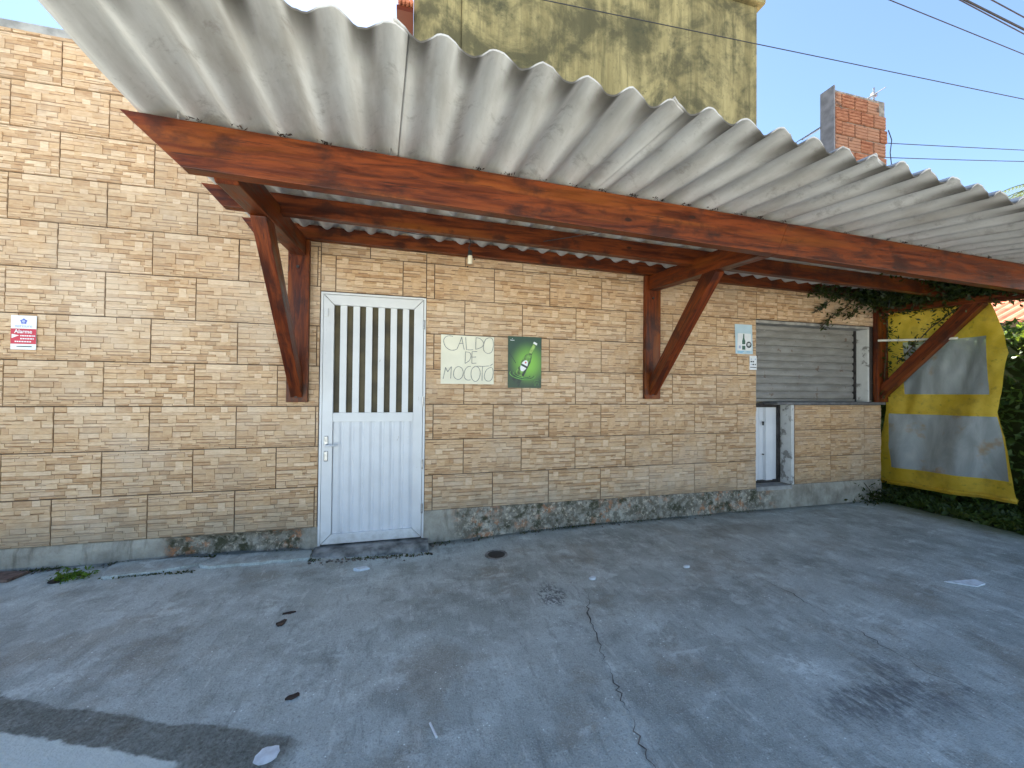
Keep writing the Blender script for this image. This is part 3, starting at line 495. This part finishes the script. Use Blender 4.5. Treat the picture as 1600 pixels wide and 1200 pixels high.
mb = MB(); ribbon(mb, [(.092, -.215), (.092, -.165), (.135, -.165)], .002, -.004); ribbon(mb, [(.105, -.215), (.105, -.188), (.128, -.188), (.128, -.212)], .002, -.004); mb.build('corner_mark', 'ripple', PO)
# pale flyer
FL = thing('beer_flyer', 'pale blue flyer with a small bottle and dark price circle left of the shutter', 'flyer', (6.075, -.0165, 1.812))
mb = MB(); mb.grid(8, 10, lambda u, v: (-.111+.222*u+.01*(1-v)*0+.012*(.5-v), -.002+.004*nz(u*3, v*3, 7), -.156+.312*v)); mb.build('paper', 'print_sky', FL, smooth=True)
flat([(-.09, -.12), (.095, -.12), (.085, .06), (-.085, .06)], -.0075, 'sheet_white', 'light_field', FL)
flat([(x-.008, z) for x, z in ((-.02, -.112), (.02, -.112), (.02, -.02), (.008, .012), (.007, .055), (-.007, .055), (-.008, .012), (-.02, -.02))], -.0085, 'bottle_green', 'bottle', FL)
flat([(x-.008, z) for x, z in ((-.021, -.07), (.021, -.07), (.021, -.055), (-.021, -.055))], -.0094, 'print_white', 'bottle_label', FL)
flat([(.058+.034*math.cos(a), -.058+.034*math.sin(a)) for a in [k*math.pi/12 for k in range(24)]], -.0085, 'print_dark', 'price_circle', FL); text_mesh('89', .046, (.058, -.0095, -.058), 'print_white', 'price', FL, .8, .001)
for z, x0, x1 in ((-.132, -.085, -.005), (-.143, -.085, -.02), (-.134, .03, .075)): flat([(x0, z-.004), (x1, z-.004), (x1, z+.004), (x0, z+.004)], -.0072, 'print_cyan', 'print_line', FL)
flat([(-.07, -.10), (-.045, -.10), (-.045, -.07), (-.07, -.07)], -.0085, 'print_pale', 'print_block', FL)
ST = thing('payment_sticker', 'tiny white sticker with rows of icons below the pale flyer', 'sticker', (6.195, -.0165, 1.565))
MB().box(-.045, .045, -.003, 0, -.075, .075).build('paper', 'sheet_white', ST)
for x, z, w_, mt in ((-.025, .012, .02, 'print_dark'), (.0, .012, .018, 'print_dark'), (.0, -.018, .022, 'print_dark'), (-.026, -.018, .012, 'print_pale'), (.027, -.018, .014, 'print_dark'), (.026, .038, .012, 'print_pale'), (-.026, .038, .01, 'print_pale')): flat([(x-w_/2, z-.007), (x+w_/2, z-.007), (x+w_/2, z+.007), (x-w_/2, z+.007)], -.0042, mt, 'icon', ST)
flat([(-.04, -.052), (.04, -.052), (.04, -.044), (-.04, -.044)], -.0042, 'print_dark', 'print_line', ST)
AL = thing('alarm_sign', 'small white and red alarm notice plate on the left wall', 'sign', (.110, -.0165, 1.616))
MB().box(-.068, .068, -.003, 0, -.116, .116).build('plate', 'print_white', AL)
flat([(-.068, -.078), (.068, -.078), (.068, .026), (-.068, .026)], -.0042, 'print_red', 'red_panel', AL)
mb = MB(); pt = lambda k, r: (r*math.sin(k*math.pi/5), .076+r*math.cos(k*math.pi/5)); mb.prism([pt(k, .021 if k % 2 == 0 else .015) for k in range(10)], -.0042, -.0032); mb.build('emblem', 'print_blue', AL)
flat([(.009*math.cos(a), .076+.009*math.sin(a)) for a in [k*math.pi/6 for k in range(12)]], -.0050, 'print_pale', 'emblem_ring', AL)
text_mesh('verisure', .030, (0, -.0042, .044), 'print_pale', 'brand_lettering', AL, .95)
text_mesh('Alarme', .036, (0, -.0056, .006), 'print_white', 'lettering', AL, .9, .0005)
flat([(-.062, -.040), (-.062, -.012), (-.022, -.020)], -.0052, 'print_white', 'arrow', AL)
for z, x0, x1 in ((-.022, -.016, .056), (-.042, -.016, .056), (-.062, -.045, .045)):
    x = x0
    while x < x1: l = random.uniform(.006, .012); flat([(x, z-.004), (x+l, z-.004), (x+l, z+.004), (x, z+.004)], -.0052, 'print_white', 'print_line', AL); x += l+.003
flat([(-.035, -.098), (.045, -.098), (.045, -.092), (-.035, -.092)], -.0042, 'print_dark', 'print_line', AL)

# ---------------------------------------------------------------- yellow curtain
CU = thing('tarpaulin_curtain', 'torn yellow tarpaulin side curtain with two cloudy clear windows', 'curtain', (8.12, 0, 0))
def poly_at(pl, z):
    for (y0, z0), (y1, z1) in zip(pl, pl[1:]):
        if z <= z0 and z >= z1: f = (z0-z)/(z0-z1) if z0 > z1 else 0; return y0+(y1-y0)*f
    return pl[-1][0]
LE = [(.02, 1.0), (.0, .72), (-.022, .44), (.01, .35), (.06, .2), (.105, .0)]; RE = [(-.895, 1.0), (-.97, .87), (-1.03, .735), (-.98, .60), (-.915, .44), (-.925, .39), (-.98, .22), (-1.055, .0)]
W1 = (lambda v: -.19, lambda v: -.88, 1.245, 1.825); W2 = (lambda v: -.052+.012*0, lambda v: -.91-.085*(1.02-v)/.62, .40, 1.022)
ztop = lambda u: 2.19-.03*u; zbot = lambda u: .18+.055*u
def cpt(u, v):                                # u 0..1 across, v 0..1 up
    y = poly_at(LE, v)*(1-u)+poly_at(RE, v)*u; z = zbot(u)+(ztop(u)-zbot(u))*v
    x = .06*nz(y*4, z*1.6, 3)+.03*abs(nz(y*8+z*2, z*2, 8))+.016*abs(nz(y*17-z*5, z*5, 4))+.10*max(0, -.88-y)*math.sin(z*3)-.02*math.sin(y*9+z*2)+.02*(1-v)
    return (x, y, z)
vz = lambda z: (z-.2)/(2.175-.2)
vb = sorted([0, .03, vz(.40), vz(1.022), vz(1.245), vz(1.83), 1]); fab = MB(); pn = [MB(), MB()]; hem = MB()
def uof(y, v): a, b = poly_at(LE, v), poly_at(RE, v); return (y-a)/(b-a)
for k in range(len(vb)-1):
    v0, v1 = vb[k], vb[k+1]; win = 0 if abs(v0-vz(1.245)) < 1e-6 else 1 if abs(v0-vz(.40)) < 1e-6 else None
    nv = max(3, int((v1-v0)*60)); ww = W1 if win == 0 else W2; 
    ua = lambda v: uof(ww[0](0), v); ub = lambda v: uof(ww[1](.2+v*1.975), v)
    segs = [(lambda v: 0., ua, fab, 5), (ua, ub, pn[win], 26), (ub, lambda v: 1., fab, 6)] if win is not None else [(lambda v: 0., lambda v: 1., hem if k == 0 else fab, 36)]
    for f0, f1, mb, n_ in segs: mb.grid(n_, nv, lambda u, t_: cpt(f0(v0+(v1-v0)*t_)+(f1(v0+(v1-v0)*t_)-f0(v0+(v1-v0)*t_))*u, v0+(v1-v0)*t_))
for mb, nm, mt in ((fab, 'fabric', 'tarp'), (pn[0], 'window_pane', 'vinyl'), (pn[1], 'window_pane', 'vinyl')): mb.build(nm, mt, CU, smooth=True)
hp = [cpt(u/16, .015) for u in range(17)]; hem.build('hem', 'tarp', CU, smooth=True); MB().tube([(x-.0, y, z) for x, y, z in hp], .02, 8).build('hem_tube', 'tarp', CU, smooth=True)
tag(MB().tube([(7.90, -.08, 1.862), (7.99, -.36, 1.842), (8.03, -.70, 1.820)], .013, 10).build('plastic_pipe', 'pvc'), 'thin white pipe jutting out from the right bracket post', 'pipe')

# ---------------------------------------------------------------- upper storey, brick stub, wires
UP = thing('upper_storey', 'mildewed yellow rendered upper storey rising behind the awning', 'building', (0, 0, 3.76))
MB().box(2.652, 3.254, 1.62, 6.5, 0, 4.4).box(3.254, 7.93, 1.60, 6.4, 0, 3.60).build('wall', 'render', UP, bevel=.03)
MB().box(3.24, 8.02, 1.52, 6.5, 3.60, 3.75).build('cornice', 'render', UP, bevel=.03)
MB().box(2.45, 2.645, 1.5, 6.5, 2.10, 2.16).build('eave_board', 'wood', UP)
for k in range(4): MB().tube([(2.49+.045*k, 1.46, 2.20), (2.49+.045*k, 3, 2.4)], .024, 8).build('roof_tile', 'clay', UP)
BR = thing('brick_stub', 'unfinished red hollow-brick stub wall with grey rendered end on the roof', 'brick wall', (7.40, .03, 3.76))
bw, bh = .20, .165; MB().box(.01, .80, .008, .15, 0, 1.02).build('mortar_core', 'mortar', BR); MB().box(-.012, .006, .0, .16, 0, 1.07).build('render_face', 'grey_render', BR)
def brick(L):
    mb = MB(); z = [0, .008, .04, .046, .078, .084, .116, .122, .152]; y = [.0, -.004, -.004, .002, .002, -.004, -.004, .002, .002]
    mb.box(0, L, -.001, .10, 0, .152); 
    for k in range(4): mb.box(.002, L-.002, -.007, -.0012, .006+k*.037, .034+k*.037)
    return mb.mesh('brick', 'brick')
bm_ = {}
for r_i in range(6):
    x = .008-(.1 if r_i % 2 else 0)
    while x < .80:
        a = max(x, .008); b = min(x+bw-.014, .815)
        if b-a > .03 and not (r_i == 5 and a > .7):
            L = round(b-a, 3); bm_.setdefault(L, brick(L)); o = obj('brick', bm_[L], BR, (a, random.gauss(0, .003), .012+r_i*bh+random.gauss(0, .002))); o.rotation_euler = (0, random.gauss(0, .006), 0)
        x += bw
AN = thing('antenna', 'slanting metal television antenna behind the brick stub', 'antenna', (8.6, .7, 3.66))
a0, a1 = Vector((7.74-8.6, 0, 1.0)), Vector((9.07-8.6, 0, 1.87)); MB().tube([a0, a1], .012, 6).build('boom', 'antenna', AN); MB().tube([(.02, .03, 0), (.02, .03, 1.62)], .016, 8).build('mast', 'antenna', AN)
for k in range(8): p = a0.lerp(a1, .03+k*.135); MB().tube([p+Vector((0, -.22+.01*k, .012)), p+Vector((0, .22-.01*k, .012))], .006, 5).build('element', 'antenna', AN)
MB().tube([(.44, 0, 1.74), (.44, 0, 1.96)], .012, 6).box(.40, .48, -.02, .02, 1.84, 1.88).build('bracket', 'antenna', AN)
def wire(name, label, a, b, r, sag=.0, ext=(0, 0)):
    a, b = Vector(a), Vector(b); d = b-a; p0 = a-d*ext[0]; p1 = b+d*ext[1]; L = []
    for k in range(25): u = k/24; q = p0.lerp(p1, u); q.z -= sag*4*u*(1-u); L.append(q)
    tag(MB().tube(L, r, 6).build(name, 'cable'), label, 'cable', 'overhead wires')
wire('power_line', 'long thin wire crossing in front of the yellow upper storey', (3.961, .398, 5.3), (10.766, .014, 5.3), .0048, 0, (1.5, 3))
wire('power_line', 'single thin wire high in the sky right of the upper storey', (8.213, -.01, 6.0), (10.908, .071, 6.0), .0055, 0, (3, 5))
wire('power_line', 'thick dark cable in the top right corner of the sky', (9.355, -.107, 6.2), (10.664, -.035, 6.2), .013, 0, (5, 8))
wire('power_line', 'thin wire just above the thick cable in the top right corner', (9.30, -.107, 6.17), (10.60, -.02, 6.17), .007, 0, (5, 8))
wire('power_line', 'uppermost faint wire in the very top right corner', (9.962, -.06, 6.4), (10.717, -.013, 6.4), .008, 0, (6, 9))
wire('service_wire', 'upper of two wires running right from the brick stub', (8.22, .10, 4.33), (11.006, .12, 4.73), .0045, .06, (0, 5))
wire('service_wire', 'lower of two wires running right from the brick stub, sagging', (8.22, .10, 4.15), (11.004, .12, 4.602), .0045, .12, (0, 5))
tag(MB().tube([(8.2, .0, 4.42), (8.24, -.01, 4.3), (8.23, .0, 4.15), (8.26, .0, 3.95), (8.2, .0, 3.78)], .005, 6).build('drop_wire', 'cable'), 'short drop wire down the edge of the brick stub', 'cable')
E_ = thing('neighbour_eave', 'dark roof edge poking up at the far left corner above the tiled wall', 'roof', (-1.0, .6, 3.76))
mb = MB(); mb.prism([(-3, .0), (.72, .0), (.66, .08), (-.25, .75), (-3, .95)], -.3, 1.2); mb.build('gable', 'eave_dark', E_)

# ---------------------------------------------------------------- planting
HD = thing('hedge', 'tall dense leafy hedge behind the yellow curtain, sunlit along its top', 'hedge', (9.1, 0, 0))
n = 26000; y = rng.uniform(-2.6, 7, n); z = rng.uniform(0, 1, n)**.8; face = rng.random(n); top = 2.02+.12*np.sin(y*3.1)+.1*np.sin(y*7.7+1)
x = np.where(face < .62, -.42+rng.exponential(.09, n)+.06*np.sin(y*5+z*6)+.05*np.sin(y*13), rng.uniform(-.4, .7, n)); zz = np.where(face < .62, z*top, top-rng.exponential(.07, n))
hd = leaves('foliage', 'leaf_hedge', np.stack([x, y, np.maximum(zz, .02)], 1), .042, HD, flat=(-.5, -.2, .2))
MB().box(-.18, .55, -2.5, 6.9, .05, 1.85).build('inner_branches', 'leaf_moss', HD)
for k in range(10): yy = -2.3+k; MB().tube([(0, yy, 0), (.03, yy+.05, .6), (-.02, yy, 1.5)], .03, 7, .015).build('stem', 'bark', HD)
VI = thing('climbing_vine', 'dark climbing vine sprawling over the awning beams at the right end', 'vine', (0, 0, 0))
guides = [([(8.0, -.06, 1.2), (8.05, -.08, 1.9), (8.0, -.1, 2.35)], 220, .05), ([(8.0, -.10, 2.3), (8.02, -.6, 2.3), (8.05, -1.3, 2.25)], 4200, .11), ([(7.93, -.12, 2.33), (7.92, -.6, 2.28), (7.94, -1.2, 2.22)], 1500, .06), ([(8.12, -.1, 2.28), (8.14, -.7, 2.26), (8.14, -1.2, 2.24)], 2600, .08), ([(8.0, -.1, 2.33), (7.5, -.12, 2.36), (6.9, -.10, 2.38)], 900, .055), ([(7.55, -.1, 2.36), (7.38, -.09, 2.2), (7.22, -.06, 2.1), (7.08, -.04, 1.97)], 110, .03), ([(7.75, -.1, 2.36), (7.55, -.09, 2.2), (7.42, -.06, 2.08)], 90, .03), ([(7.3, -.1, 2.36), (7.1, -.08, 2.22), (6.98, -.05, 2.14)], 60, .025), ([(7.9, -.68, 2.34), (7.4, -.66, 2.36), (6.9, -.66, 2.37)], 200, .04), ([(8.1, -.75, 2.2), (8.0, -.5, 1.95), (8.0, -.2, 1.6)], 160, .05)]
P = []; sm_ = MB()
for g, n, sp in guides:
    g = [Vector(q) for q in g]; sm_.tube(g, .006, 5)
    for k in range(n): u = random.random()*(len(g)-1); i = min(int(u), len(g)-2); p = g[i].lerp(g[i+1], u-i); P.append((p.x+random.gauss(0, sp), min(p.y+random.gauss(0, sp), -.025), p.z+random.gauss(0, sp*.6)))
P += [(random.uniform(7.55, 8.16), random.uniform(-1.32, -.08), 2.33+random.gauss(0, .05)-.03*random.random()) for k in range(3800)]
leaves('foliage', 'leaf_vine', P, .026, VI); sm_.build('stems', 'bark', VI)
CS = thing('corner_plant', 'low creeping plant against the plinth under the curtain edge', 'plant', (7.9, 0, 0)); P = [(random.gauss(.05, .16), -abs(random.gauss(.02, .09))-.02, abs(random.gauss(.05, .08))) for k in range(420)]; leaves('foliage', 'leaf_vine', P, .022, CS)
MB().tube([(0, -.03, 0), (-.05, -.03, .12), (-.15, -.03, .22)], .004, 5).build('stem', 'bark', CS)
WD = thing('weed_tuft', 'bright green weed growing out of a dark hole by the left wall', 'weed', (.52, -.25, gz(.52, -.25)))
P = [(random.gauss(.03, .05), random.gauss(.02, .03), abs(random.gauss(.015, .02))) for k in range(150)]; leaves('foliage', 'leaf_weed', P, .018, WD); MB().tube([(-.03, -.0, .003), (-.03, 0, .0045)], .05, 14).build('hole', 'black', WD)
P = []
for k in range(1500):
    x = random.choice((random.uniform(.1, .75), random.uniform(1.0, 2.0), random.uniform(1.95, 2.85), random.uniform(2.8, 4.4), random.uniform(2.8, 6.2))); yb_ = -.035 if not 1.95 < x < 2.85 else -.20
    if nz(x*3, 4.) < -.1: continue
    y = yb_-abs(random.gauss(0, .018)); P.append((x, y, gz(x, y)+abs(random.gauss(0, .008))))
for k in range(200): x = random.uniform(.72, 1.5); y = -.28+random.gauss(0, .012)+.06*(x > 1.25); P.append((x, y, gz(x, y)+.004))
rb = MB()                                    # crumbled mortar and brick chips along the foot of the wall
for k in range(260):
    x = random.choice((random.uniform(.95, 1.95), random.uniform(1.95, 2.9), random.uniform(-.4, 6.2), random.uniform(.2, 2.))); y = (-.045 if not 1.95 < x < 2.85 else -.21)-abs(random.gauss(0, .03)); r_ = random.uniform(.003, .011); z = gz(x, y); a = random.random()*6
    v = [(x+r_*math.cos(a+q*1.57)*random.uniform(.7, 1.3), y+r_*math.sin(a+q*1.57)*random.uniform(.7, 1.3), z+r_*h) for h in (-.2, .7) for q in range(4)]; i = len(rb.v); rb.v += v; rb.f += [(i+4, i+5, i+6, i+7)]+[(i+q, i+(q+1) % 4, i+4+(q+1) % 4, i+4+q) for q in range(4)]; rb.c += [None]*5
rbo = rb.build('rubble', 'rubble'); rbo['kind'] = 'stuff'; rbo['label'] = 'small crumbs of mortar and brick along the foot of the wall'
mo_ = leaves('moss', 'leaf_moss', P, .011); mo_['kind'] = 'stuff'; mo_['label'] = 'dark moss and crumbs along the foot of the wall'
P = [(1.709+PT*random.randrange(0, 34)+random.gauss(0, .02), -1.403-abs(random.gauss(0, .006)), 0) for k in range(420)]
P = [(x, y, zf(x)+random.gauss(.004, .006)) for x, y, z in P if nz(x*2, 3.) > -.15]
o = leaves('debris_tufts', 'dry_leaf', P, .010, A); o['kind'] = 'stuff'
PA = thing('palm_tree', 'palm fronds showing at the right edge of the sky', 'palm', (25.2, 5.4, 0)); MB().tube([(0, 0, -.1), (.1, 0, 4), (0, 0, 8.8)], .2, 10, .13).build('trunk', 'bark', PA)
for k in range(15):
    a = k*2.4; el = random.uniform(-.2, .9); mb = MB(); Lp = []
    for i in range(12): u = i/11; r_ = 2.3*u*math.cos(el*(1-u*.4)); Lp.append(Vector((math.cos(a)*r_, math.sin(a)*r_, 8.8+1.6*u*math.sin(el)-1.5*u*u)))
    mb.tube(Lp, .025, 5, .006)
    for i in range(1, 12):
        for s in (-1, 1):
            for q in range(2): p = Lp[i-1].lerp(Lp[i], q*.5); d = (Lp[i]-Lp[i-1]).normalized(); sd_ = d.cross(Vector((0, 0, 1))).normalized()*s; tip = p+sd_*.42+d*.25-Vector((0, 0, .22)); wv = d*.025; mb.quad([p-wv, p+wv, tip+wv*.2, tip-wv*.2], (.5, .5, .5))
    mb.build('frond', 'leaf_palm', PA)
NH = thing('neighbour_house', 'neighbouring house with a sunlit clay-tiled roof beyond the hedge', 'house', (16, 2, 0))
MB().box(-2.2, 4, -3, 8, 0, 2.7).build('wall', 'house_paint', NH)
mb = MB(); nr = 60
mb.grid(nr*4+1, 16, lambda u, v: (-2.7+3.2*v, -3.4+11.8*u, 2.55+1.35*v+.05*abs(math.sin(u*nr*math.pi))-.035*((v*15) % 1.0001)))
ro = mb.build('roof', 'clay', NH)

# ---------------------------------------------------------------- floor drain and litter
DR = thing('floor_drain', 'round dark floor drain in the concrete right of the doorstep', 'drain', (3.335, -.41, gz(3.335, -.41)))
mb = MB(); n = 28; rr = [(.092, .002), (.088, .007), (.072, .007), (.068, .003), (.066, -.02)]
for r_, z in rr: mb.v += [(r_*math.cos(2*math.pi*k/n), r_*math.sin(2*math.pi*k/n), z) for k in range(n)]
for i in range(4):
    for k in range(n): mb.f.append((i*n+k, i*n+(k+1) % n, (i+1)*n+(k+1) % n, (i+1)*n+k)); mb.c.append(None)
mb.build('rim', 'wet_concrete', DR); MB().tube([(0, 0, .0052), (0, 0, .0056)], .067, 28).build('grate', 'drain', DR)
def scrap(name, label, cat, poly, mat, h=.004, curl=.01, group=None):
    cx = sum(p[0] for p in poly)/len(poly); cy = sum(p[1] for p in poly)/len(poly); mb = MB(); n = len(poly); zc = gz(cx, cy)
    mb.v = [(0, 0, h+.003)]+[(p[0]-cx, p[1]-cy, h+curl*max(0, nz(p[0]*20, p[1]*20, 1))) for p in poly]+[(p[0]-cx, p[1]-cy, .001) for p in poly]
    mb.f = [(0, 1+k, 1+(k+1) % n) for k in range(n)]+[(1+k, 1+n+k, 1+n+(k+1) % n, 1+(k+1) % n) for k in range(n)]; mb.c = [None]*len(mb.f)
    o = mb.build(name, mat, None, (cx, cy, zc)); return tag(o, label, cat, group)
el = lambda cx, cy, a, b, rot, n=14, j=.06: [(lambda k_: (cx+k_*(math.cos(rot)*a*math.cos(t_)-math.sin(rot)*b*math.sin(t_)), cy+k_*(math.sin(rot)*a*math.cos(t_)+math.cos(rot)*b*math.sin(t_))))(1+random.uniform(-j, j)) for t_ in [2*math.pi*k/n for k in range(n)]]
scrap('crushed_lid', 'crushed round white paper lid on the concrete at bottom left', 'litter', el(2.205, -1.925, .040, .033, .5, 18, .08), 'litter')
scrap('paper_scrap', 'torn triangular white paper scrap on the right side of the yard', 'litter', [(6.14, -1.60), (6.36, -1.64), (6.36, -1.69), (6.26, -1.70)], 'litter', .006, .03)
scrap('plastic_scrap', 'crumpled pale plastic scrap lying before the doorstep', 'litter', [(2.30, -.40), (2.37, -.40), (2.40, -.43), (2.33, -.45), (2.29, -.43)], 'litter', .012, .03)
tag(MB().tube([(2.752, -1.932, gz(2.75, -1.93)+.006), (2.772, -1.998, gz(2.77, -2)+.006)], .0045, 8).build('straw_stub', 'sheet_white'), 'short white straw stub lying at the bottom centre of the yard', 'litter')
scrap('dry_leaf', 'dark dry leaf nearest the camera left of centre', 'leaf', el(2.215, -1.66, .026, .016, .5, 10, .3), 'dry_leaf', group='dry leaves on the yard')
scrap('dry_leaf', 'ragged dark dry leaf in front of the door, midway up the yard', 'leaf', el(2.01, -1.085, .032, .022, .9, 10, .4), 'dry_leaf', group='dry leaves on the yard')
scrap('dry_leaf', 'small curled dark leaf nearest the doorstep', 'leaf', el(2.02, -.985, .03, .010, .1, 10, .3), 'dry_leaf', group='dry leaves on the yard')
scrap('pebble', 'pale pebble in the middle of the yard, left one of two', 'pebble', el(3.86, -1.02, .022, .016, 0, 9, .2), 'litter', .012, group='pale pebbles on the yard')
scrap('pebble', 'pale pebble in the middle of the yard, right one of two', 'pebble', el(4.6, -1.01, .026, .015, 0, 9, .2), 'litter', .012, group='pale pebbles on the yard')
o = MB().box(-.16, .12, -.07, .06, .002, .022).build('wood_board', 'board_wood', None, (.09, -.12, gz(.09, -.12)), bevel=.004); o.rotation_euler = (0, 0, -.15); tag(o, 'small weathered wooden board on the ground at the far left', 'board')

# ---------------------------------------------------------------- put each group's Empty at the base of its thing
for e, L in ((B, (1., 3.5, 0)), (A, (4.8, -1.05, 1.145)), (S, (3.15, -.017, 1.302)), (VI, (7.95, -.1, 1.2)), (lb, (3.066, -.67, 2.148))):
    e.location = L
    for c_ in e.children: c_.matrix_parent_inverse = Matrix.Translation(-Vector(L))
